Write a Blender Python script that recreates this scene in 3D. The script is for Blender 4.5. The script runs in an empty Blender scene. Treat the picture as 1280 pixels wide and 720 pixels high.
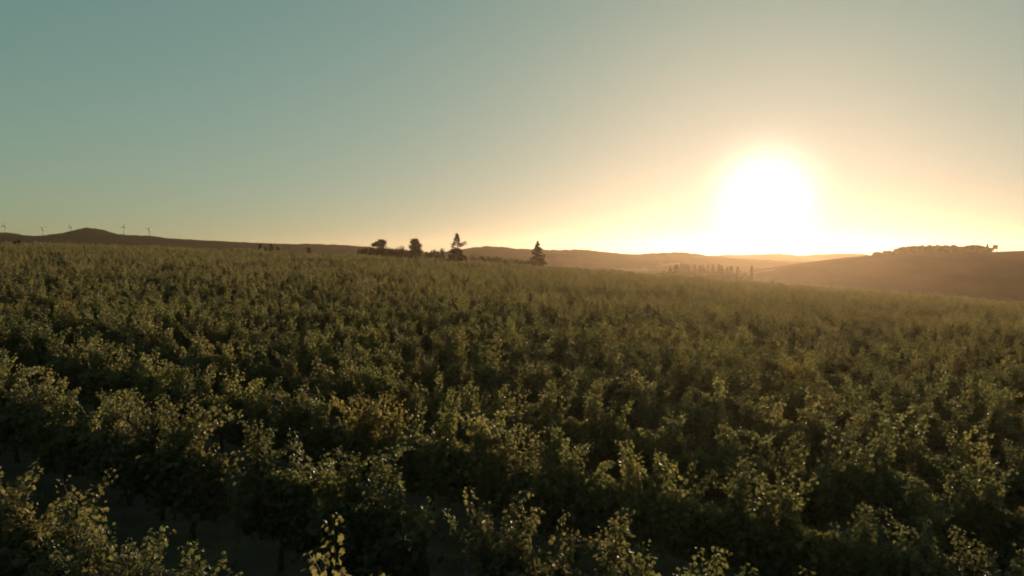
import bpy, math, random
from mathutils import Vector, Matrix, noise as mnoise

rng = random.Random(11)
scene = bpy.context.scene
COL = scene.collection
R = math.radians
PI = math.pi

# ------------------------------------------------------------------ camera
F = 914.0                       # focal length in pixels of the 1280 px wide photograph
PITCH = math.atan(40.0 / F)
CAMZ = 5.25
CANOPY = 1.75

cam_d = bpy.data.cameras.new('camera')
cam = bpy.data.objects.new('camera', cam_d)
COL.objects.link(cam)
cam.location = (0, 0, CAMZ)
cam.rotation_euler = (PI / 2 - PITCH, 0, 0)
cam_d.sensor_width = 36.0
cam_d.lens = 36.0 * F / 1280.0
cam_d.clip_start = 0.1
cam_d.clip_end = 40000
scene.camera = cam

CP, SP = math.cos(PITCH), math.sin(PITCH)


def ray(px, py):
    u = (px - 640.0) / F
    v = (360.0 - py) / F
    y = CP + v * SP
    z = v * CP - SP
    return u / y, z / y          # per metre of depth


def at(px, py, Y):
    u, w = ray(px, py)
    return Vector((u * Y, Y, CAMZ + w * Y))


def project(p):
    y = p[1]
    z = p[2] - CAMZ
    d = y * CP - z * SP
    if d <= 0.1:
        return None
    return 640 + F * p[0] / d, 360 - F * (z * CP + y * SP) / d


# ------------------------------------------------------------------ helpers
def smooth(t):
    t = max(0.0, min(1.0, t))
    return t * t * (3 - 2 * t)


class MB:
    def __init__(s):
        s.v = []
        s.f = []

    def tube(s, pts, radii, n=6, cap=True):
        base = len(s.v)
        m = len(pts)
        for i, p in enumerate(pts):
            p = Vector(p)
            a = Vector(pts[max(i - 1, 0)])
            b = Vector(pts[min(i + 1, m - 1)])
            t = (b - a)
            t = t.normalized() if t.length > 1e-9 else Vector((0, 0, 1))
            ref = Vector((1, 0, 0)) if abs(t.x) < 0.8 else Vector((0, 1, 0))
            x = t.cross(ref).normalized()
            y = t.cross(x)
            for k in range(n):
                a_ = 2 * PI * k / n
                s.v.append(tuple(p + (x * math.cos(a_) + y * math.sin(a_)) * radii[i]))
        for i in range(m - 1):
            for k in range(n):
                a0 = base + i * n + k
                a1 = base + i * n + (k + 1) % n
                s.f.append((a0, a1, a1 + n, a0 + n))
        if cap:
            s.f.append(tuple(base + k for k in range(n))[::-1])
            s.f.append(tuple(base + (m - 1) * n + k for k in range(n)))

    def leaf(s, p, nrm, along, size):
        nrm = nrm.normalized()
        y = along - nrm * along.dot(nrm)
        if y.length < 1e-6:
            y = nrm.orthogonal()
        y.normalize()
        x = y.cross(nrm)
        b = len(s.v)
        for (lx, ly, lz) in LEAF:
            s.v.append(tuple(p + x * (lx * size) + y * (ly * size) + nrm * (lz * size)))
        for f in LEAF_F:
            s.f.append(tuple(b + i for i in f))

    def card(s, p, nrm, size):
        nrm = nrm.normalized()
        x = nrm.orthogonal().normalized()
        x = (Matrix.Rotation(rng.uniform(0, 6.283), 3, nrm) @ x)
        y = nrm.cross(x)
        b = len(s.v)
        a = size * rng.uniform(.6, 1.2)
        c = size * rng.uniform(.5, .9)
        s.v += [tuple(p - x * a), tuple(p + y * c * .7), tuple(p + x * a * rng.uniform(.7, 1.1)), tuple(p - y * c * .7)]
        s.f.append((b, b + 1, b + 2, b + 3))

    def build(s, name, mat, parent=None, smooth_=False):
        me = bpy.data.meshes.new(name)
        me.from_pydata(s.v, [], s.f)
        me.update()
        if smooth_:
            me.shade_smooth()
        me.materials.append(mat)
        o = bpy.data.objects.new(name, me)
        COL.objects.link(o)
        if parent:
            o.parent = parent
        return o


LEAF = [(0, 0, 0), (0, .5, -.10), (0, 1.0, .0),
        (-.30, -.06, .04), (-.56, .22, .10), (-.36, .42, .06), (-.47, .74, .08), (-.18, .70, .03),
        (.30, -.06, .04), (.56, .22, .10), (.36, .42, .06), (.47, .74, .08), (.18, .70, .03)]
LEAF_F = [(0, 1, 5, 4, 3), (1, 2, 7, 6, 5), (0, 8, 9, 10, 1), (1, 10, 11, 12, 2)]


def rdir():
    while True:
        v = Vector((rng.uniform(-1, 1), rng.uniform(-1, 1), rng.uniform(-1, 1)))
        if 0.05 < v.length < 1:
            return v.normalized()


def empty(name, loc, label, cat, group=None, rz=0.0):
    o = bpy.data.objects.new(name, None)
    COL.objects.link(o)
    o.location = loc
    o.rotation_euler = (0, 0, rz)
    o.empty_display_size = .3
    o['label'] = label
    o['category'] = cat
    if group:
        o['group'] = group
    return o


# ------------------------------------------------------------------ materials
def new_mat(name):
    m = bpy.data.materials.new(name)
    m.use_nodes = True
    nt = m.node_tree
    nt.nodes.clear()
    out = nt.nodes.new('ShaderNodeOutputMaterial')
    return m, nt, out


def ramp(nt, stops):
    r = nt.nodes.new('ShaderNodeValToRGB')
    el = r.color_ramp.elements
    while len(el) > 1:
        el.remove(el[-1])
    el[0].position = stops[0][0]
    el[0].color = (*stops[0][1], 1)
    for p, c in stops[1:]:
        e = el.new(p)
        e.color = (*c, 1)
    return r


def leaf_mat(name, stops, trans=0.45, tgain=1.9, rough=.38, spec=.5):
    m, nt, out = new_mat(name)
    N, L = nt.nodes, nt.links
    geo = N.new('ShaderNodeNewGeometry')
    rp = ramp(nt, stops)
    L.new(geo.outputs['Random Per Island'], rp.inputs[0])
    oi = N.new('ShaderNodeObjectInfo')
    mul = N.new('ShaderNodeMixRGB')
    mul.blend_type = 'MULTIPLY'
    mul.inputs[0].default_value = 1
    L.new(rp.outputs[0], mul.inputs[1])
    L.new(oi.outputs['Color'], mul.inputs[2])
    hsv = N.new('ShaderNodeHueSaturation')
    mp = N.new('ShaderNodeMapRange')
    mp.inputs[3].default_value = .75
    mp.inputs[4].default_value = 1.25
    L.new(oi.outputs['Random'], mp.inputs[0])
    L.new(mp.outputs[0], hsv.inputs['Value'])
    L.new(mul.outputs[0], hsv.inputs['Color'])
    pb = N.new('ShaderNodeBsdfPrincipled')
    pb.inputs['Roughness'].default_value = rough
    pb.inputs['Specular IOR Level'].default_value = spec
    L.new(hsv.outputs[0], pb.inputs['Base Color'])
    tr = N.new('ShaderNodeBsdfTranslucent')
    g = N.new('ShaderNodeMixRGB')
    g.blend_type = 'MULTIPLY'
    g.inputs[0].default_value = 1
    g.inputs[2].default_value = (tgain * 1.02, tgain * .98, tgain * .70, 1)
    L.new(hsv.outputs[0], g.inputs[1])
    L.new(g.outputs[0], tr.inputs[0])
    mx = N.new('ShaderNodeMixShader')
    mx.inputs[0].default_value = trans
    L.new(pb.outputs[0], mx.inputs[1])
    L.new(tr.outputs[0], mx.inputs[2])
    L.new(mx.outputs[0], out.inputs[0])
    return m


def rough_mat(name, stops, scale=1.0, detail=8, bump=0.3, coord='Object', rough=.9, spec=.2):
    m, nt, out = new_mat(name)
    N, L = nt.nodes, nt.links
    tc = N.new('ShaderNodeTexCoord')
    no = N.new('ShaderNodeTexNoise')
    no.inputs['Scale'].default_value = scale
    no.inputs['Detail'].default_value = detail
    no.inputs['Roughness'].default_value = .62
    L.new(tc.outputs[coord], no.inputs['Vector'])
    rp = ramp(nt, stops)
    L.new(no.outputs[0], rp.inputs[0])
    pb = N.new('ShaderNodeBsdfPrincipled')
    pb.inputs['Roughness'].default_value = rough
    pb.inputs['Specular IOR Level'].default_value = spec
    L.new(rp.outputs[0], pb.inputs['Base Color'])
    if bump:
        bp = N.new('ShaderNodeBump')
        bp.inputs['Strength'].default_value = bump
        L.new(no.outputs[0], bp.inputs['Height'])
        L.new(bp.outputs[0], pb.inputs['Normal'])
    L.new(pb.outputs[0], out.inputs[0])
    return m


M_VINE = leaf_mat('vine_leaf', [(0, (.088, .078, .040)), (.35, (.118, .108, .053)), (.7, (.148, .135, .064)),
                                (.9, (.16, .142, .068)), (.97, (.16, .13, .064)), (1, (.14, .10, .055))], trans=.48, tgain=1.75, rough=.48, spec=.32)
M_WOOD = rough_mat('vine_wood', [(.3, (.045, .032, .022)), (.7, (.11, .08, .055))], 14)
M_CANE = rough_mat('green_cane', [(.3, (.07, .06, .025)), (.7, (.12, .10, .04))], 20)
M_SOIL = rough_mat('field_soil', [(.25, (.045, .031, .020)), (.45, (.072, .052, .032)), (.58, (.09, .07, .04)), (.75, (.14, .105, .062))],
                   1.1, 14, 1.0)
M_HILL = rough_mat('dry_scrub', [(.38, (.030, .030, .014)), (.50, (.060, .050, .026)), (.62, (.095, .072, .04)), (.75, (.12, .09, .05))],
                   .009, 10, .25, spec=0)
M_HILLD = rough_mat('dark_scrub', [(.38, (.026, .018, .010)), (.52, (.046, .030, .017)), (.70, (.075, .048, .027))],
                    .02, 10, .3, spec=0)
M_DUST = rough_mat('pale_dry_earth', [(.3, (.15, .115, .075)), (.7, (.23, .18, .12))], .05, 6, .1)
M_BARK = rough_mat('tree_bark', [(.3, (.03, .022, .016)), (.7, (.08, .06, .045))], 6)
M_CROWN = leaf_mat('tree_leaf', [(0, (.020, .030, .010)), (.5, (.035, .046, .015)), (1, (.06, .07, .022))], trans=.10, tgain=1.2, rough=.8, spec=0)
M_NEEDLE = leaf_mat('needle_leaf', [(0, (.018, .026, .012)), (.5, (.03, .038, .016)), (1, (.045, .052, .02))], trans=.08, tgain=1.2, rough=.8, spec=0)
M_WHITE = rough_mat('white_paint', [(.3, (.70, .70, .68)), (.7, (.78, .78, .76))], 2, 3, 0, rough=.4, spec=.5)


# ------------------------------------------------------------------ terrain
YC = 170.0


def crestz(X):
    X = max(-190.0, min(260.0, X))
    if X > 150:
        return -2.4 - .06 * 150 - .00018 * 150 * 150 - (X - 150) * .05
    return -1.95 - .45 * smooth((X + 5) / 45) - .06 * X - .00018 * X * X


def fieldz(X, Y):
    """canopy top level relative to the eye"""
    Xc = max(-200.0, min(260.0, X))
    t = max(0.0, min(1.0, Y / YC))
    z = (-3.5 - .045 * Xc) * (1 - t) + crestz(X) * t
    if Y > YC:
        s = Y - YC
        w = 1 - math.exp(-(s / 140.0) ** 2)
        z = z * (1 - w) + (-24.0 + CANOPY) * w
    return z


def ground_z(X, Y):
    z = CAMZ + fieldz(X, Y) - CANOPY
    n = mnoise.noise(Vector((X * .06, Y * .06, 3.1))) * .16 + mnoise.noise(Vector((X * .4, Y * .4, 7.7))) * .04
    return z + n


class Hill:
    def __init__(s, sil, D, front, back, base=-26.0, rough=.0, bump=0.0, fade=0):
        s.D, s.front, s.back, s.base, s.rough, s.bump = D, front, back, base, rough, bump
        s.pts = []
        for px, py in sil:
            p = at(px, py, D)
            s.pts.append((p.x, p.z - CAMZ))

    def ridge(s, X):
        p = s.pts
        if X <= p[0][0]:
            return p[0][1]
        for i in range(len(p) - 1):
            if X <= p[i + 1][0]:
                t = (X - p[i][0]) / (p[i + 1][0] - p[i][0])
                t = t * .5 + smooth(t) * .5
                return p[i][1] * (1 - t) + p[i + 1][1] * t
        return p[-1][1]

    def z(s, X, Y):
        q = (Y - s.D)
        t = 1 - (-q / s.front if q < 0 else q / s.back)
        if t <= 0:
            return CAMZ + s.base
        t = (t ** 1.25 * (1 - .35 * (1 - t) ** 2)) if q < 0 else smooth(t)
        k = s.D / 914.0
        r = s.ridge(X)
        if s.rough:
            r += (mnoise.noise(Vector((X / k * .09, 1.3, s.D))) + .6 * mnoise.noise(Vector((X / k * .27, 4.3, s.D))) + .35 * mnoise.noise(Vector((X / k * .7, 8.3, s.D)))) * s.rough * k
        zz = s.base + (r - s.base) * t
        if s.bump:
            b = mnoise.noise(Vector((X * .012, Y * .006, s.D))) + .5 * mnoise.noise(Vector((X * .03, Y * .016, s.D)))
            zz += b * s.bump * min(1, 4 * t * (1 - t) + .0)
        return CAMZ + zz

    def mesh(s, mat, step=2.0, rows=40):
        x0, x1 = s.pts[0][0], s.pts[-1][0]
        dx = step / 914.0 * s.D
        nx = int((x1 - x0) / dx) + 1
        mb = MB()
        ys = [s.D - s.front + s.front * (i / rows) for i in range(rows)] + [s.D + s.back * (i / 14) for i in range(15)]
        for y in ys:
            for i in range(nx + 1):
                x = x0 + (x1 - x0) * i / nx
                mb.v.append((x, y, s.z(x, y) - .4))
        w = nx + 1
        for j in range(len(ys) - 1):
            for i in range(nx):
                a = j * w + i
                mb.f.append((a, a + 1, a + w + 1, a + w))
        o = mb.build('hill', mat, smooth_=True)
        o['kind'] = 'structure'
        return o


LEFT = Hill([(-700, 330), (-420, 312), (-200, 300), (-60, 292), (0, 290), (10, 290), (20, 293), (50, 294), (75, 291), (94, 289.4), (101, 286),
             (108, 283.6), (118, 285), (128, 288), (142, 291.5), (160, 293), (188, 294), (210, 297), (230, 298.5),
             (270, 300.5), (300, 302), (345, 304), (365, 304.6), (382, 304), (420, 305), (450, 307), (480, 310),
             (540, 315), (600, 319), (700, 325)], 560, 350, 160, rough=.5, bump=1)
FARLEFT = Hill([(-900, 330), (-420, 318), (-200, 306), (0, 294), (60, 296), (108, 290), (160, 295.5), (200, 297), (300, 306), (420, 312), (560, 324)],
               900, 240, 500, rough=.4, bump=1.5)
MID = Hill([(430, 326), (520, 318), (570, 312), (590, 309), (608, 307), (625, 308), (645, 310), (680, 311.5), (700, 312), (725, 311), (745, 313),
            (765, 315), (785, 317.4), (805, 316.5), (830, 315.2), (850, 314.4), (868, 316), (885, 319), (930, 323), (980, 326), (1060, 330)],
           520, 310, 180, rough=.9, bump=.5)
FAR = Hill([(700, 326), (800, 323), (860, 319.5), (930, 318), (975, 316.8), (1000, 319), (1020, 318.6), (1050, 316.2), (1075, 317), (1100, 319),
            (1180, 318), (1280, 316), (1400, 312), (1700, 318)], 800, 280, 500, rough=.6, bump=.6)
RIGHT = Hill([(880, 358), (905, 352), (930, 346), (960, 340), (1000, 331.5), (1050, 324), (1090, 319), (1130, 315), (1180, 313.6), (1215, 313.5),
              (1240, 315.5), (1255, 314), (1268, 312.6), (1300, 312), (1400, 304), (1600, 300), (1900, 318), (2200, 345)],
             340, 145, 260, rough=.25, bump=.5)
LEFT.mesh(M_HILL, 2)
FARLEFT.mesh(M_HILL, 3)
MID.mesh(M_HILL, 2)
FAR.mesh(M_HILL, 2.5)
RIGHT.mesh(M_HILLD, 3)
HILLS = [LEFT, FARLEFT, MID, FAR, RIGHT]


def surf_z(X, Y):
    return max([ground_z(X, Y)] + [h.z(X, Y) - .4 for h in HILLS if h.pts[0][0] <= X <= h.pts[-1][0] and h.D - h.front < Y < h.D + h.back])


def make_ground():
    def axis(lim, fine, n):
        out = []
        a = 0.0
        st = fine
        while a < lim:
            out.append(a)
            a += st
            if a > 60:
                st *= 1.05
        out.append(lim)
        return out
    ax = axis(2600, 2.0, 0)
    xs = sorted(set([-a for a in ax] + ax))
    ys = sorted(set([-a for a in ax if a < 120] + [-400, -1000] + ax))
    mb = MB()
    for y in ys:
        for x in xs:
            mb.v.append((x, y, ground_z(x, y)))
    w = len(xs)
    for j in range(len(ys) - 1):
        for i in range(w - 1):
            a = j * w + i
            mb.f.append((a, a + 1, a + w + 1, a + w))
    o = mb.build('ground', M_SOIL, smooth_=True)
    o['kind'] = 'structure'


make_ground()


def hit(px, py):
    u, w = ray(px, py)
    Y = 175.0
    while Y < 4000:
        if CAMZ + w * Y <= surf_z(u * Y, Y):
            return u * Y, Y
        Y *= 1.004
    return u * Y, Y


def patch(name, pts, widths, mat, lift=.25):
    """a strip draped over the land along points of the surface"""
    mb = MB()
    P = []
    for i in range(len(pts) - 1):
        for k in range(8):
            t = k / 8
            P.append((pts[i][0] * (1 - t) + pts[i + 1][0] * t, pts[i][1] * (1 - t) + pts[i + 1][1] * t,
                      widths[i] * (1 - t) + widths[i + 1] * t))
    P.append((*pts[-1], widths[-1]))
    m = 5
    for i, (x, y, wd) in enumerate(P):
        a = P[max(0, i - 1)]
        b = P[min(len(P) - 1, i + 1)]
        t = Vector((b[0] - a[0], b[1] - a[1], 0)).normalized()
        n = Vector((-t.y, t.x, 0))
        for k in range(m):
            o = (k / (m - 1) - .5) * wd * (1 + .25 * math.sin(i * 1.7))
            X, Y = x + n.x * o, y + n.y * o
            mb.v.append((X, Y, surf_z(X, Y) + lift))
    for i in range(len(P) - 1):
        for k in range(m - 1):
            a = i * m + k
            mb.f.append((a, a + 1, a + m + 1, a + m))
    o = mb.build(name, mat, smooth_=True)
    o['kind'] = 'structure'
    return o


patch('pale_patch', [hit(766, 336.5), hit(790, 338.3), hit(812, 337.5)], [9, 14, 9], M_DUST, .35)  # pale patches draped over the distant slopes
patch('pale_patch', [hit(826, 331.5), hit(850, 330.5)], [16, 10], M_DUST, .35)
patch('dirt_track', [hit(916, 347.5), hit(935, 343.5), hit(952, 340), hit(968, 337.5)], [1.6, 1.6, 1.6, 1.4], M_DUST)


# ------------------------------------------------------------------ grapevines
def cane(mb, start, d0, length, rise, droop, lsize, stemr=.006, step=.055, thin=.0, stem=True, first=.0, spread=.09):
    d = d0.normalized()
    p = Vector(start)
    pts = [p.copy()]
    n = max(4, int(length / step))
    side = rng.choice((-1, 1))
    wob = rdir() * .10
    for i in range(n):
        t = i / n
        k_ = step / .055
        d = (d + Vector((0, 0, rise * (1 - t) - droop * t)) * .14 * k_ + wob * .5 * k_ + rdir() * .09 * math.sqrt(k_)).normalized()
        p = p + d * step
        pts.append(p.copy())
        if t < first or rng.random() < thin:
            continue
        for rep in range(2 if rng.random() < .45 else 1):
            side = -side
            across = d.cross(Vector((0, 0, 1)))
            if across.length < .1:
                across = d.orthogonal()
            across.normalize()
            across = Matrix.Rotation(rng.uniform(-1.2, 1.2), 3, d) @ across * side
            sz = lsize * (1.0 - .55 * t ** 3) * rng.uniform(.65, 1.15)
            lp = p + across * rng.uniform(.02, spread)
            nrm = Vector((0, 0, 1)) * rng.uniform(.1, 1) + across * rng.uniform(-.2, .9) + rdir() * .75
            mb.leaf(lp, nrm, across + d * .3 + Vector((0, 0, -.55)) + rdir() * .3, sz)
    if stem:
        q = pts[::4] + ([pts[-1]] if (len(pts) - 1) % 4 else [])
        mb.tube(q, [stemr * (1 - .6 * i / len(q)) for i in range(len(q))], 4, False)


def canopy_mesh(k):
    mb = MB()
    hh = rng.uniform(.85, 1.05)
    for i in range(20):                                   # canes from the cordon: up and over
        x = rng.uniform(-.66, .66)
        a = rng.uniform(0, 2 * PI)
        lean = rng.uniform(.1, .6)
        d = Vector((math.cos(a) * lean * .6, math.sin(a) * lean, 1.0))
        cane(mb, (x, rng.uniform(-.08, .08), hh + rng.uniform(-.12, .08)), d, rng.uniform(.4, .75), .1, rng.uniform(.7, 1.8),
             rng.uniform(.066, .088), thin=.03, step=.028)
    for i in range(1300):                                 # the dense inner leaf wall
        p = Vector((rng.uniform(-.70, .70), rng.gauss(0, .15), hh + rng.uniform(-.5, .44)))
        mb.leaf(p, rdir() + Vector((0, 0, .4)), rdir() + Vector((0, 0, -.6)), rng.uniform(.075, .11))
    for i in range(rng.randint(3, 5)):                    # hanging side canes
        x = rng.uniform(-.7, .7)
        s = rng.choice((-1, 1))
        cane(mb, (x, s * .12, hh + .2), Vector((rng.uniform(-.5, .5), s * .7, .5)), rng.uniform(.5, .8), -.2, 2.2, rng.uniform(.07, .095), thin=.05, step=.036)
    for tu in range(rng.randint(1, 3)):                   # tufts of upright tips
        tx, ty = rng.uniform(-.6, .6), rng.uniform(-.12, .12)
        for i in range(rng.randint(2, 4)):
            cane(mb, (tx + rng.gauss(0, .07), ty + rng.gauss(0, .06), hh + .3), Vector((rng.uniform(-.35, .35), rng.uniform(-.3, .3), 1)),
                 rng.uniform(.5, 1.15), .5, .2, rng.uniform(.07, .092), step=.022)
    return mb.build('foliage', M_VINE)


def shoot_mesh(k):
    mb = MB()
    lean = rng.uniform(.05, .5)
    a = rng.uniform(0, 2 * PI)
    cane(mb, (0, 0, 0), Vector((math.cos(a) * lean, math.sin(a) * lean, 1)), rng.uniform(.85, 1.25), .5, rng.uniform(.2, 1.3), rng.uniform(.078, .10),
         step=.018, first=.03, spread=.065)
    return mb.build('shoot', M_VINE)


def trunk_mesh(k):
    mb = MB()
    pts = [(0, 0, -.08)]
    x = y = 0
    for i in range(1, 7):
        x += rng.uniform(-.035, .035)
        y += rng.uniform(-.035, .035)
        pts.append((x, y, i * .15))
    mb.tube(pts, [.055, .048, .042, .04, .04, .045, .05], 8)
    for s in (-1, 1):
        q = [(x, y, .86)]
        for i in range(1, 6):
            q.append((x + s * i * .15, y + rng.uniform(-.03, .03), .93 + rng.uniform(-.02, .05)))
        mb.tube(q, [.036, .03, .026, .022, .018, .012], 6)
    return mb.build('trunk', M_WOOD, smooth_=True)


NV = 9
canopies = [canopy_mesh(k) for k in range(NV)]
shoots = [shoot_mesh(k) for k in range(7)]
trunks = [trunk_mesh(k) for k in range(4)]

ROWA = R(33)
RD = Vector((math.cos(ROWA), -math.sin(ROWA)))
RN = Vector((math.sin(ROWA), math.cos(ROWA)))
SP_ROW, SP_VINE = 3.3, 1.12
P0 = Vector((2.2, 11.6))
CLEAR = [(571, 166, 3.6), (672, 166, 2.6)]           # the two conifers at the end of the field


def is_clear(X, Y):
    for px, yy, r in CLEAR:
        x = (px - 640) / F * yy
        if (X - x) ** 2 + (Y - yy) ** 2 < r * r:
            return False
    return True


vines = []
for row in range(-6, 120):
    for j in range(-190, 191):
        q = P0 + RN * (row * SP_ROW) + RD * (j * SP_VINE + row * .37)
        X = q.x + rng.gauss(0, .07)
        Y = q.y + rng.gauss(0, .07)
        edge = YC + 6 * mnoise.noise(Vector((X * .03, .5, 2)))
        if Y < 2.5 or Y > edge or abs(X) > .76 * Y + 12:
            continue
        if not is_clear(X, Y) or rng.random() < .025:
            continue
        gz = ground_z(X, Y)
        vig = mnoise.noise(Vector((X * .11, Y * .11, 9.2)))
        vines.append(dict(row=row, j=j, X=X, Y=Y, z=gz, rz=-ROWA + rng.gauss(0, .12) + (PI if rng.random() < .5 else 0),
                          sc=1.0 + .15 * vig + rng.gauss(0, .05), var=rng.randrange(NV)))


def in_frame(v):
    for dx, dz in ((0, 1.9), (-.8, 1.5), (.8, 1.5), (0, 1.0)):
        p = project((v['X'] + dx, v['Y'], v['z'] + dz))
        if p and -8 < p[0] < 1288 and -8 < p[1] < 728:
            return True
    return False


near = sorted([v for v in vines if in_frame(v)], key=lambda v: v['Y'] ** 2 + v['X'] ** 2)[:300]
near_ids = set(id(v) for v in near)
rest = [v for v in vines if id(v) not in near_ids]

ORD = ['', 'first', 'second', 'third', 'fourth', 'fifth', 'sixth', 'seventh', 'eighth', 'ninth', 'tenth', 'eleventh', 'twelfth',
       'thirteenth', 'fourteenth', 'fifteenth', 'sixteenth', 'seventeenth', 'eighteenth', 'nineteenth', 'twentieth']


def ordinal(n):
    if n <= 20:
        return ORD[n]
    tens = {2: 'twenty', 3: 'thirty', 4: 'forty', 5: 'fifty', 6: 'sixty'}[n // 10]
    return tens + ('-' + ORD[n % 10] if n % 10 else '') if n % 10 else {2: 'twentieth', 3: 'thirtieth', 4: 'fortieth', 5: 'fiftieth', 6: 'sixtieth'}[n // 10]


NUM = ['no', 'one', 'two', 'three', 'four', 'five']
TINTS = [('green', (1, 1, 1, 1)), ('green', (.9, 1.0, .9, 1)), ('dark green', (.70, .8, .8, 1)), ('yellowing', (1.22, 1.1, .85, 1)),
         ('reddish', (1.25, .88, .8, 1)), ('pale green', (1.2, 1.25, 1.1, 1))]
rows = sorted(set(v['row'] for v in near))
used = {'canopy': set(), 'shoot': set(), 'trunk': set()}


def child(kind, protos, k, parent):
    src = protos[k]
    if k not in used[kind]:
        used[kind].add(k)
        o = src
    else:
        o = src.copy()
        COL.objects.link(o)
    o.parent = parent
    return o


for ri, row in enumerate(rows):
    line = sorted([v for v in near if v['row'] == row], key=lambda v: v['j'])
    for vi, v in enumerate(line):
        tint = rng.choices(TINTS, (5, 4, 3, .6, .0001, 2))[0]
        ns = rng.choices((0, 1, 2, 3, 4, 5), (2, 2, 2.5, 3, 2, 1.5))[0]
        what = {0: 'without tall shoots', 1: 'with one tall shoot'}.get(ns, 'with %s tall shoots' % NUM[ns])
        rname = 'front row' if ri == 0 else '%s row back' % ordinal(ri + 1)
        if len(line) == 1:
            pos = 'alone'
        elif vi == 0:
            pos = 'leftmost'
        elif vi == len(line) - 1:
            pos = 'rightmost'
        else:
            pos = ordinal(vi + 1) + ' from left'
        t = empty('grapevine', (v['X'], v['Y'], v['z'] - .02), '%s grapevine %s, %s in %s' % (tint[0], what, pos, rname),
                  'grapevine', 'grapevines in the near rows of the vineyard', v['rz'])
        t.scale = (v['sc'],) * 3
        child('trunk', trunks, rng.randrange(4), t)
        c = child('canopy', canopies, v['var'], t)
        c.color = tint[1]
        xs = [rng.uniform(-.75, .75) for _ in range(ns)]
        if ns > 1 and rng.random() < .6:                  # shoots come in tufts
            xs = [xs[0] + rng.gauss(0, .11) for _ in range(ns)]
        for x in xs:
            s = child('shoot', shoots, rng.randrange(7), t)
            s.location = (x, rng.gauss(0, .12), 1.12 + rng.uniform(-.08, .12))
            s.rotation_euler = (0, 0, rng.uniform(0, 2 * PI))
            s.scale = (rng.uniform(.85, 1.15),) * 3
            s.color = tint[1]

# the thousands of vines behind: one object that scatters the same foliage
me = bpy.data.meshes.new('vineyard')
me.from_pydata([(v['X'], v['Y'], v['z']) for v in rest], [], [])
for nm, typ in (('turn', 'FLOAT_VECTOR'), ('size', 'FLOAT_VECTOR'), ('pick', 'INT')):
    me.attributes.new(nm, typ, 'POINT')
a_r, a_s, a_i = (me.attributes[nm] for nm in ('turn', 'size', 'pick'))
for i, v in enumerate(rest):
    a_r.data[i].vector = (0, 0, v['rz'])
    a_s.data[i].vector = (v['sc'], v['sc'], v['sc'] * rng.uniform(.95, 1.12))
    a_i.data[i].value = v['var']
vy = bpy.data.objects.new('vineyard', me)
COL.objects.link(vy)
vy['kind'] = 'stuff'
vy['label'] = 'dense rows of leafy grapevines stretching back to the hilltop'
vy['category'] = 'vineyard'
ng = bpy.data.node_groups.new('scatter', 'GeometryNodeTree')
ng.interface.new_socket('Geometry', in_out='INPUT', socket_type='NodeSocketGeometry')
ng.interface.new_socket('Geometry', in_out='OUTPUT', socket_type='NodeSocketGeometry')
gi = ng.nodes.new('NodeGroupInput')
go = ng.nodes.new('NodeGroupOutput')
iop = ng.nodes.new('GeometryNodeInstanceOnPoints')
jn = ng.nodes.new('GeometryNodeJoinGeometry')
for c in canopies:
    oi = ng.nodes.new('GeometryNodeObjectInfo')
    oi.transform_space = 'ORIGINAL'
    oi.inputs['Object'].default_value = c
    oi.inputs['As Instance'].default_value = True
    ng.links.new(oi.outputs['Geometry'], jn.inputs[0])


def attr(nm, typ):
    n = ng.nodes.new('GeometryNodeInputNamedAttribute')
    n.data_type = typ
    n.inputs['Name'].default_value = nm
    return [o for o in n.outputs if o.enabled and o.name == 'Attribute'][0]


ng.links.new(gi.outputs[0], iop.inputs['Points'])
ng.links.new(jn.outputs[0], iop.inputs['Instance'])
iop.inputs['Pick Instance'].default_value = True
ng.links.new(attr('pick', 'INT'), iop.inputs['Instance Index'])
ng.links.new(attr('turn', 'FLOAT_VECTOR'), iop.inputs['Rotation'])
ng.links.new(attr('size', 'FLOAT_VECTOR'), iop.inputs['Scale'])
ng.links.new(iop.outputs[0], go.inputs[0])
md = vy.modifiers.new('scatter', 'NODES')
md.node_group = ng
print('VINES', len(vines), 'near', len(near), 'rows', len(rows), 'far depth', max(v['Y'] for v in near))


# ------------------------------------------------------------------ dry weeds and grass on the soil between the rows
M_GRASS = leaf_mat('dry_grass', [(0, (.09, .085, .035)), (.5, (.15, .125, .06)), (1, (.22, .18, .10))], trans=.3, tgain=1.3, rough=.6, spec=.3)
mb = MB()
for i in range(9000):
    Y = 4 + 40 * rng.random() ** 1.7
    X = rng.uniform(-1, 1) * (.76 * Y + 5)
    if mnoise.noise(Vector((X * .5, Y * .5, 5.5))) < rng.uniform(-.45, .35):
        continue
    z = ground_z(X, Y) - .02
    for k in range(rng.randint(4, 8)):
        a = rng.uniform(0, 6.283)
        l = rng.uniform(.07, .26)
        ln = rng.uniform(.1, .9)
        bx, by = X + rng.gauss(0, .05), Y + rng.gauss(0, .05)
        dx, dy = math.cos(a), math.sin(a)
        w_ = .006
        b0 = len(mb.v)
        mb.v += [(bx - dy * w_, by + dx * w_, z), (bx + dy * w_, by - dx * w_, z),
                 (bx + dx * l * ln * .4 + dy * w_, by + dy * l * ln * .4 - dx * w_, z + l * .6),
                 (bx + dx * l * ln, by + dy * l * ln, z + l * (1 - .35 * ln))]
        mb.f += [(b0, b0 + 1, b0 + 2), (b0, b0 + 2, b0 + 3)]
gr = mb.build('grass', M_GRASS)
gr['kind'] = 'stuff'


# ------------------------------------------------------------------ trees
rng.seed(21)


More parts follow.
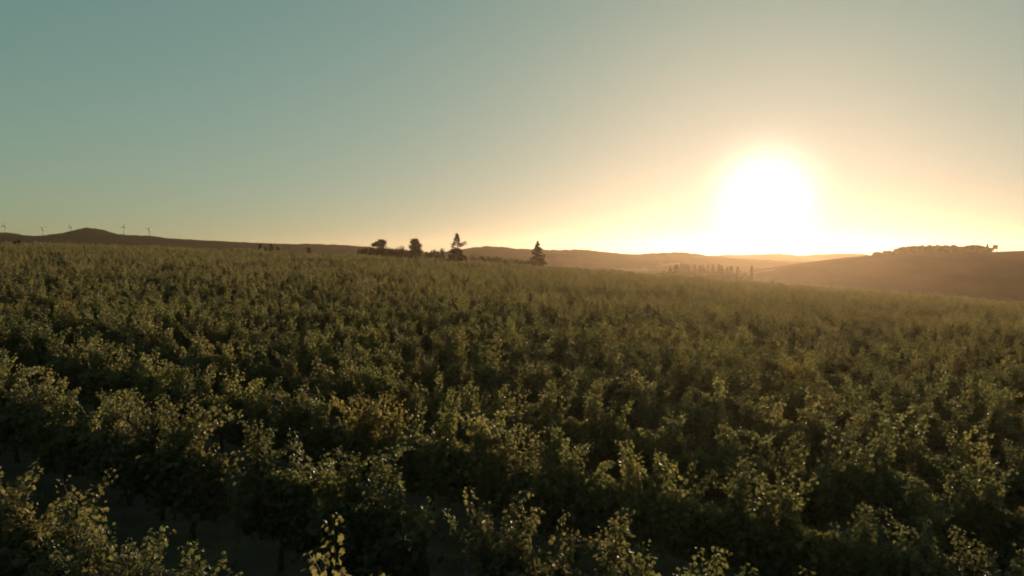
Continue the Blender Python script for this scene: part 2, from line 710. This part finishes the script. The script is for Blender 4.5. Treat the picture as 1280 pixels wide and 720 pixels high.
def blob_leaves(mb, c, r, n, size, shell=.55):
    c = Vector(c)
    for _ in range(n):
        d = rdir()
        q = rng.uniform(shell, 1.0) * (1 + .18 * mnoise.noise(d * 2.3 + c * .7))
        p = c + Vector((d.x * r[0], d.y * r[1], d.z * r[2])) * q
        mb.card(p, d + rdir() * .8, size)


def base_at(px, Y):
    X = ray(px, 320)[0] * Y
    return Vector((X, Y, surf_z(X, Y) - .1))


def height_to(px, py, Y, b):
    return at(px, py, Y).z - b.z


def crown_tree(name, label, px, top, Y, wpx, trunk_share=.35, nblob=9, per=170, size=None, group=None, mat=None, cat='tree', flat=.8, low=.0):
    b = base_at(px, Y)
    H = height_to(px, top, Y, b)
    W = wpx / F * Y / 2
    t = empty(name, b, label, cat, group)
    mb = MB()
    pts = [(0, 0, -.2)]
    for i in range(1, 6):
        pts.append((rng.gauss(0, .02 * H), rng.gauss(0, .02 * H), H * .75 * i / 5))
    r0 = max(.06, H * .028)
    mb.tube(pts, [r0 * (1.25 - .17 * i) for i in range(6)], 7)
    ch = H * (1 - trunk_share)
    blobs = []
    for i in range(nblob):
        a = rng.uniform(0, 2 * PI)
        q = math.sqrt(rng.uniform(.02, 1))
        zz = rng.uniform(0, 1)
        wr = W * math.sqrt(max(.02, 1 - ((zz - .38) / .66) ** 2)) * .72
        c = (math.cos(a) * wr * q, math.sin(a) * wr * q, H * trunk_share + ch * (.2 + .62 * zz))
        rr = W * rng.uniform(.34, .5) * (1 - .25 * zz)
        blobs.append((c, rr))
        mb.tube([(0, 0, H * trunk_share * .8), tuple(Vector(c) * .6 + Vector((0, 0, H * trunk_share * .38))), c], [r0 * .5, r0 * .35, r0 * .12], 5)
    mb.build('trunk', M_BARK, t, True)
    mc = MB()
    sz = size or max(.14, W * .11)
    for c, rr in blobs:
        blob_leaves(mc, c, (rr, rr, rr * flat), per, sz, .35)
    mc.build('crown', mat or M_CROWN, t)
    return t


def conifer(name, label, px, top, Y, wpx, tiers=9, gap=.12, group=None, tuft=26, narrow=1.0, size=None, skirt=0.0):
    b = base_at(px, Y)
    H = height_to(px, top, Y, b)
    W = wpx / F * Y / 2
    t = empty(name, b, label, 'tree', group)
    mb = MB()
    r0 = max(.05, H * .02)
    mb.tube([(0, 0, -.2), (.02 * H, 0, H * .5), (0, .01 * H, H * .99)], [r0 * 1.3, r0 * .8, r0 * .15], 7)
    mc = MB()
    sz = size or max(.10, W * .06)
    for i in range(tiers):
        f = gap + (1 - gap) * (i / (tiers - 1)) ** .9
        z = H * f * .97
        L = W * (1 - f) ** narrow + W * .05
        nb = rng.randint(4, 7)
        a0 = rng.uniform(0, 6.3)
        z0_ = z
        for k in range(nb):
            z = z0_ + rng.uniform(-.5, .5) * H * (1 - gap) / tiers
            a = a0 + 2 * PI * k / nb + rng.gauss(0, .2)
            l = L * rng.uniform(.55, 1.1)
            e = Vector((math.cos(a) * l, math.sin(a) * l, z - l * .12 + H * .02))
            s = Vector((0, 0, z))
            mb.tube([s, (s + e) / 2 + Vector((0, 0, l * .08)), e], [r0 * .3, r0 * .2, r0 * .06], 4)
            for q in range(tuft):
                u = rng.uniform(.1, 1.05) ** .8
                p = s.lerp(e, u) + rdir() * (.10 * l * (1.2 - u) + sz * .8)
                mc.card(p, rdir() + Vector((0, 0, .6)), sz)
    for q in range(60):
        mc.card(Vector((0, 0, H * rng.uniform(.88, 1.0))) + rdir() * sz * .8, rdir(), sz * .7)
    mb.build('trunk', M_BARK, t, True)
    mc.build('crown', M_NEEDLE, t)
    return t


def hedge(name, label, px0, px1, top, Y, cat='hedge', lean=0.0):
    b = base_at((px0 + px1) / 2, Y)
    t = empty(name, b, label, cat)
    mb = MB()
    ms = MB()
    x0, x1 = ray(px0, 320)[0] * Y, ray(px1, 320)[0] * Y
    n = max(4, int((x1 - x0) / .9))
    for i in range(n):
        X = x0 + (x1 - x0) * (i + .5) / n
        gz = surf_z(X, Y)
        h = at(px0, top(px0 + (px1 - px0) * (i + .5) / n), Y).z - gz
        h *= rng.uniform(.92, 1.06)
        yo = rng.gauss(0, .35)
        loc = Vector((X - b.x, yo, gz - b.z))
        ms.tube([loc, loc + Vector((rng.gauss(0, .1), 0, h * .7))], [.06, .03], 5)
        for z in (.25, .55, .8):
            blob_leaves(mb, loc + Vector((rng.gauss(0, .1), rng.gauss(0, .1), h * z)), (.9, .9, h * .26), 170, .26, .2)
    ms.build('stem', M_BARK, t, True)
    mb.build('foliage', M_CROWN, t)
    return t


crown_tree('small_tree', 'small tree with a flat ragged crown standing behind the hedge', 474, 298.3, 205, 22, .68, 16, 90, .22, flat=.6)
crown_tree('round_tree', 'dense round headed dark tree on the crest at end of hedge', 519, 294.5, 200, 24, .12, 44, 120, .24, flat=.9)
hedge('hedge', 'long low dark hedge along the crest beneath the small tree', 447, 509, lambda p: 309.6 + .8 * math.sin(p * .31) + (p < 452) * 1.5, 203)
hedge('hedge', 'ragged low hedge between the round tree and the spindly conifer', 531, 556, lambda p: 313.2 + 1.1 * math.sin(p * .7), 196)
hedge('hedge', 'low thin hedge line sloping down behind the two conifers', 588, 668, lambda p: 318.4 + (p - 588) * .115 + .4 * math.sin(p * .5), 212)

# the broad conifer with a spindly top
b = base_at(571, 166)
H = height_to(571, 291.5, 166, b)
t = empty('spindly_conifer', b, 'broad dark conifer with a spindly ragged top at vineyard end', 'tree')
mb, mc = MB(), MB()
mb.tube([(0, 0, -.2), (.1, 0, H * .45), (.05, 0, H * .8), (.22, 0, H)], [.16, .11, .06, .015], 7)
W = 46 / F * 166 / 2
for i in range(40):
    a = rng.uniform(0, 2 * PI)
    q = math.sqrt(rng.random())
    z = rng.uniform(.06, .56)
    lim = W * (1 - .8 * max(0, (z - .12)) / .44) * .86
    blob_leaves(mc, (math.cos(a) * q * lim, math.sin(a) * q * lim, H * z), (1.0, 1.0, .7), 200, .2, .3)
for z, dx, l in ((.60, -1, 1.3), (.63, 1, 1.0), (.67, -1, 1.25), (.70, 1, .6), (.73, -1, .7), (.77, 1, .5), (.80, -1, .55), (.84, .9, .5), (.87, -1, .35), (.91, .6, .4), (.95, -.7, .25), (.66, .3, 1.9), (.62, .5, 2.2)):
    for yy in (-.5, .4):
        s = Vector((.07, 0, H * z))
        e = s + Vector((dx * l, yy * l, .12 * l + .1))
        if l > 1.5:
            e = s + Vector((l, yy * .4, .75))
        mb.tube([s, s.lerp(e, .5) + Vector((0, 0, -.05)), e], [.04, .03, .012], 4)
        for q in range(40):
            u = rng.uniform(.3, 1.05)
            mc.card(s.lerp(e, u) + rdir() * .24, rdir() + Vector((0, 0, .5)), .17)
for q in range(50):
    mc.card(Vector((.2, 0, H * rng.uniform(.93, 1.0))) + rdir() * .1, rdir(), .09)
mb.build('trunk', M_BARK, t, True)
mc.build('crown', M_NEEDLE, t)

conifer('pine_tree', 'small tiered conifer alone at the far edge of the vineyard', 672, 302.5, 166, 46, 13, .08, tuft=60, size=.17, narrow=.95)

# slim cypresses beyond the field
G1 = 'slim cypresses beyond the vineyard'
for px, top, w, lb in ((325.5, 307, 4.2, 'taller left cypress of the small row beyond the field'),
                       (332, 311, 4.5, 'short stubby cypress between the two tall ones'),
                       (339, 306.5, 3.6, 'tall slim cypress right of the stubby one'),
                       (347.5, 311.5, 3.4, 'short cypress at the right end of the row'),
                       (386, 311.5, 3.4, 'lone short cypress standing apart to the right of the row')):
    conifer('cypress', lb, px, top, 232, w * 1.3, 12, .05, G1, 30, .45, .42)

crown_tree('dark_bush', 'dark rounded bush rising above the vines at far left', 23, 298.5, 150, 13, .15, 7, 120, .18, cat='bush')

# trees on the ridge of the right hill
G2 = 'trees on the ridge of the right hill'
ridge = []
tops = [(1098, 316.3, 7), (1108, 315.2, 7), (1114, 315.5, 6), (1122, 313, 8), (1128, 310.6, 9), (1134, 309.3, 10), (1141, 308.8, 10), (1148, 309, 9),
        (1160, 310, 9), (1166, 309.6, 8), (1176, 308.4, 9), (1183, 308, 10), (1190, 308.4, 9), (1196, 309.5, 8), (1208, 311, 8),
        (1214, 308.8, 8), (1219, 306.8, 9), (1226, 308.5, 9), (1231, 309.6, 8)]
for i, (px, top, w) in enumerate(tops):
    top += rng.uniform(-1.2, 1.3)
    w *= rng.uniform(.8, 1.6)
    pos = 'leftmost' if i == 0 else ('rightmost' if i == len(tops) - 1 else ordinal(i + 1) + ' from left')
    size = 'small' if top > 312 else ('broad' if w >= 10 else 'bushy')
    crown_tree('ridge_tree', '%s dark tree on the right hill ridge, %s of the bushy trees' % (size, pos), px, top, 340, w * 1.55, .0, 14, 230, .75, G2, flat=1.0)
spk = [(1111, 312.6, 3.0), (1125, 309.6, 3.2), (1145, 306.6, 3.4), (1153, 304.8, 4.0), (1163, 307.2, 3.4), (1171, 304.4, 4.2), (1193, 306.6, 3.4),
       (1201.5, 307.3, 3.4), (1206, 308.4, 3.2), (1223, 305.6, 3.6), (1234, 304.3, 4.4)]
for i, (px, top, w) in enumerate(spk):
    conifer('ridge_conifer', 'narrow pointed conifer on the right hill ridge, %s from left' % ORD[i + 1], px, top + .9, 340, w * 1.6, 14, .04, G2, 18, 1.1, .22)
for px, top, w, lb in ((1242.3, 304.5, 3.6, 'left one of two tall bare trunked trees at ridge end'),
                       (1246, 306, 3.4, 'right one of two tall bare trunked trees at ridge end')):
    crown_tree('tall_tree', lb, px, top, 340, w * 1.2, .35, 8, 90, .4, G2, flat=1.4)

# trees along the valley floor below the sun
G3 = 'trees along the valley floor'
vt = []
px = 822.0
while px < 934:
    edge = smooth((px - 815) / 22)
    vt.append((px, 336.2 - 4.6 * edge + rng.uniform(-.7, .9) + 4.0 * smooth((px - 885) / 50), rng.uniform(7, 10), False))
    px += rng.uniform(3.2, 5.2)
px = 838.0
while px < 926:
    vt.append((px, 331.4 + rng.uniform(-1.2, 1.6) + 2.5 * smooth((px - 885) / 45), rng.uniform(6.5, 9.5), True))
    px += rng.uniform(2.5, 9.0)
vt.append((940, 333, 6, True))
nb_, np_ = sum(not q[3] for q in vt), sum(q[3] for q in vt)
ib = ip = 0
for px, top, w, pointed in vt:
    Yv = 300 + rng.uniform(-12, 12)
    if pointed:
        ip += 1
        lb = 'leftmost' if ip == 1 else 'rightmost' if ip == np_ else ordinal(ip) + ' from left'
        conifer('valley_poplar', 'hazy slim pointed tree in the valley line, %s of the pointed ones' % lb, px, top, Yv, w * 1.3, 22, .05, G3, 26, .5, .28)
    else:
        ib += 1
        lb = 'leftmost' if ib == 1 else 'rightmost' if ib == nb_ else ordinal(ib) + ' from left'
        crown_tree('valley_tree', 'hazy low bushy tree in the valley line, %s of the bushy ones' % lb, px, top, Yv, w * 1.7, .0, 22, 150, .5, G3, flat=.8)


# ------------------------------------------------------------------ wind turbines on the left hills
def turbine(px, hub, Y, lb, a0, blade_px=4.4):
    X = ray(px, 320)[0] * Y
    z = surf_z(X, Y)
    b = Vector((X, Y, z - 1))
    H = at(px, hub, Y).z - b.z
    t = empty('wind_turbine', b, lb, 'wind turbine', 'wind turbines on the left hills', rng.uniform(-.4, .4))
    mb = MB()
    mb.tube([(0, 0, 0), (0, 0, H * .5), (0, 0, H)], [.75, .6, .45], 12)
    mb.build('tower', M_WHITE, t, True)
    mb = MB()
    mb.tube([(0, -2.4, H + .4), (0, -1.6, H + .4), (0, 1.6, H + .4), (0, 2.2, H + .4)], [.2, .6, .6, .4], 10)
    mb.build('nacelle', M_WHITE, t, True)
    Lb = blade_px / F * Y
    for k in range(3):
        a = a0 + k * 2 * PI / 3
        d = Vector((math.sin(a), 0, math.cos(a)))
        s = Vector((math.cos(a), 0, -math.sin(a)))
        o = Vector((0, -2.6, H + .4))
        mb = MB()
        prof = [(0, .25, .25), (.12, .55, .2), (.3, .48, .15), (.7, .28, .09), (1, .1, .04)]
        for (u, w, th) in prof:
            c = o + d * (Lb * u)
            for sx, sy in ((-1, 0), (0, -1), (1, 0), (0, 1)):
                mb.v.append(tuple(c + s * (w * sx * .9) + Vector((0, sy * th, 0))))
        for i in range(len(prof) - 1):
            for q in range(4):
                mb.f.append((i * 4 + q, i * 4 + (q + 1) % 4, i * 4 + 4 + (q + 1) % 4, i * 4 + 4 + q))
        mb.f.append((0, 1, 2, 3))
        mb.f.append((19, 18, 17, 16))
        mb.build('blade', M_WHITE, t)
    return t


turbine(8, 283, 900, 'faint wind turbine at the left edge of the photo', .3)
turbine(55, 286, 900, 'faint wind turbine in the dip left of the peaked hill', 1.0)
turbine(90, 284, 908, 'faint wind turbine close beside the peaked hilltop', 1.7)
turbine(156, 284, 900, 'pale wind turbine first to the right of the peaked hill', .1)
turbine(188, 287, 900, 'pale wind turbine farthest right along the left hills', .9)

# ------------------------------------------------------------------ light, sky, haze
SUN_PX = (957, 249)
u, w = ray(*SUN_PX)
SUND = Vector((u, 1, w)).normalized()
ELEV = math.asin(SUND.z)
AZ = math.atan2(SUND.x, SUND.y)

sd = bpy.data.lights.new('sun', 'SUN')
sd.energy = 4.7
sd.angle = R(.6)
sd.color = (1.0, .77, .47)
so = bpy.data.objects.new('sun', sd)
COL.objects.link(so)
so.rotation_euler = SUND.to_track_quat('Z', 'Y').to_euler()
so.location = (0, 0, 60)

wd = bpy.data.worlds.new('World')
scene.world = wd
wd.use_nodes = True
nt = wd.node_tree
nt.nodes.clear()
N, L = nt.nodes, nt.links
wo = N.new('ShaderNodeOutputWorld')
bg = N.new('ShaderNodeBackground')
bg.inputs[1].default_value = .128
sky = N.new('ShaderNodeTexSky')
sky.sky_type = 'NISHITA'
sky.sun_disc = False
sky.sun_elevation = ELEV
sky.sun_rotation = AZ
sky.altitude = 100
sky.air_density = 1.0
sky.dust_density = .6
sky.ozone_density = 1.0
tint = N.new('ShaderNodeMixRGB')
tint.blend_type = 'MULTIPLY'
tint.inputs[0].default_value = 1
tint.inputs[2].default_value = (.73, 1.38, 1.09, 1)
hs = N.new('ShaderNodeHueSaturation')
hs.inputs['Saturation'].default_value = .80
L.new(sky.outputs[0], hs.inputs['Color'])
L.new(hs.outputs[0], tint.inputs[1])
# soft shoulder: very bright sky round the sun rolls off instead of clipping to yellow
def vmath(op, a, b):
    n = N.new('ShaderNodeVectorMath')
    n.operation = op
    for i, q in enumerate((a, b)):
        if isinstance(q, tuple):
            n.inputs[i].default_value = q
        else:
            L.new(q, n.inputs[i])
    return n.outputs[0]


SK = .285
den = vmath('ADD', vmath('MULTIPLY', tint.outputs[0], (SK, SK, SK)), (1, 1, 1))
L.new(vmath('DIVIDE', tint.outputs[0], den), bg.inputs[0])
# the aureole of thin dust around the sun disc, part of the sky's own light
tc = N.new('ShaderNodeTexCoord')
dot = N.new('ShaderNodeVectorMath')
dot.operation = 'DOT_PRODUCT'
nrm = N.new('ShaderNodeVectorMath')
nrm.operation = 'NORMALIZE'
L.new(tc.outputs['Generated'], nrm.inputs[0])
L.new(nrm.outputs[0], dot.inputs[0])
dot.inputs[1].default_value = SUND


def math_node(op, a, b=None):
    n = N.new('ShaderNodeMath')
    n.operation = op
    for i, x in enumerate((a, b)):
        if x is None:
            continue
        if isinstance(x, (int, float)):
            n.inputs[i].default_value = x
        else:
            L.new(x, n.inputs[i])
    return n.outputs[0]


ang = math_node('ARCCOSINE', math_node('MINIMUM', dot.outputs['Value'], .9999999))


def aureole(sigma, power, colour, strength):
    e = math_node('EXPONENT', math_node('MULTIPLY', math_node('POWER', math_node('DIVIDE', ang, sigma), power), -1.0))
    b_ = N.new('ShaderNodeBackground')
    b_.inputs[0].default_value = (*colour, 1)
    L.new(math_node('MULTIPLY', e, strength), b_.inputs[1])
    return b_


add = None
for args in ((R(2.7), 2.0, (1, .93, .66), 1.4),):
    b_ = aureole(*args)
    ad = N.new('ShaderNodeAddShader')
    L.new((add or bg).outputs[0], ad.inputs[0])
    L.new(b_.outputs[0], ad.inputs[1])
    add = ad
L.new(add.outputs[0], wo.inputs[0])

# haze: one closed box of even thin air round everything
mb = MB()
x, y0, y1, z0, z1 = 2700, -1100, 2700, -28.0, 56.0
mb.v = [(-x, y0, z0), (x, y0, z0), (x, y1, z0), (-x, y1, z0), (-x, y0, z1), (x, y0, z1), (x, y1, z1), (-x, y1, z1)]
mb.f = [(3, 2, 1, 0), (4, 5, 6, 7), (0, 1, 5, 4), (1, 2, 6, 5), (2, 3, 7, 6), (3, 0, 4, 7)]
hm, hnt, hout = new_mat('haze_air')
pv = hnt.nodes.new('ShaderNodeVolumePrincipled')
pv.inputs['Color'].default_value = (.95, .68, .49, 1)
pv.inputs['Density'].default_value = 1.75e-4
pv.inputs['Anisotropy'].default_value = .72
hnt.links.new(pv.outputs[0], hout.inputs['Volume'])
hz = mb.build('haze', hm)
hz['kind'] = 'stuff'

# ------------------------------------------------------------------ render settings
vs = scene.view_settings
vs.view_transform = 'Standard'
vs.look = 'None'
vs.exposure = .4
vs.gamma = 1
vs.use_curve_mapping = False
scene.render.engine = 'CYCLES'
scene.cycles.filter_width = 1.9
scene.cycles.max_bounces = 8
scene.cycles.diffuse_bounces = 3
scene.cycles.transmission_bounces = 4
scene.cycles.volume_bounces = 0
scene.cycles.sample_clamp_indirect = 4
scene.cycles.use_denoising = True
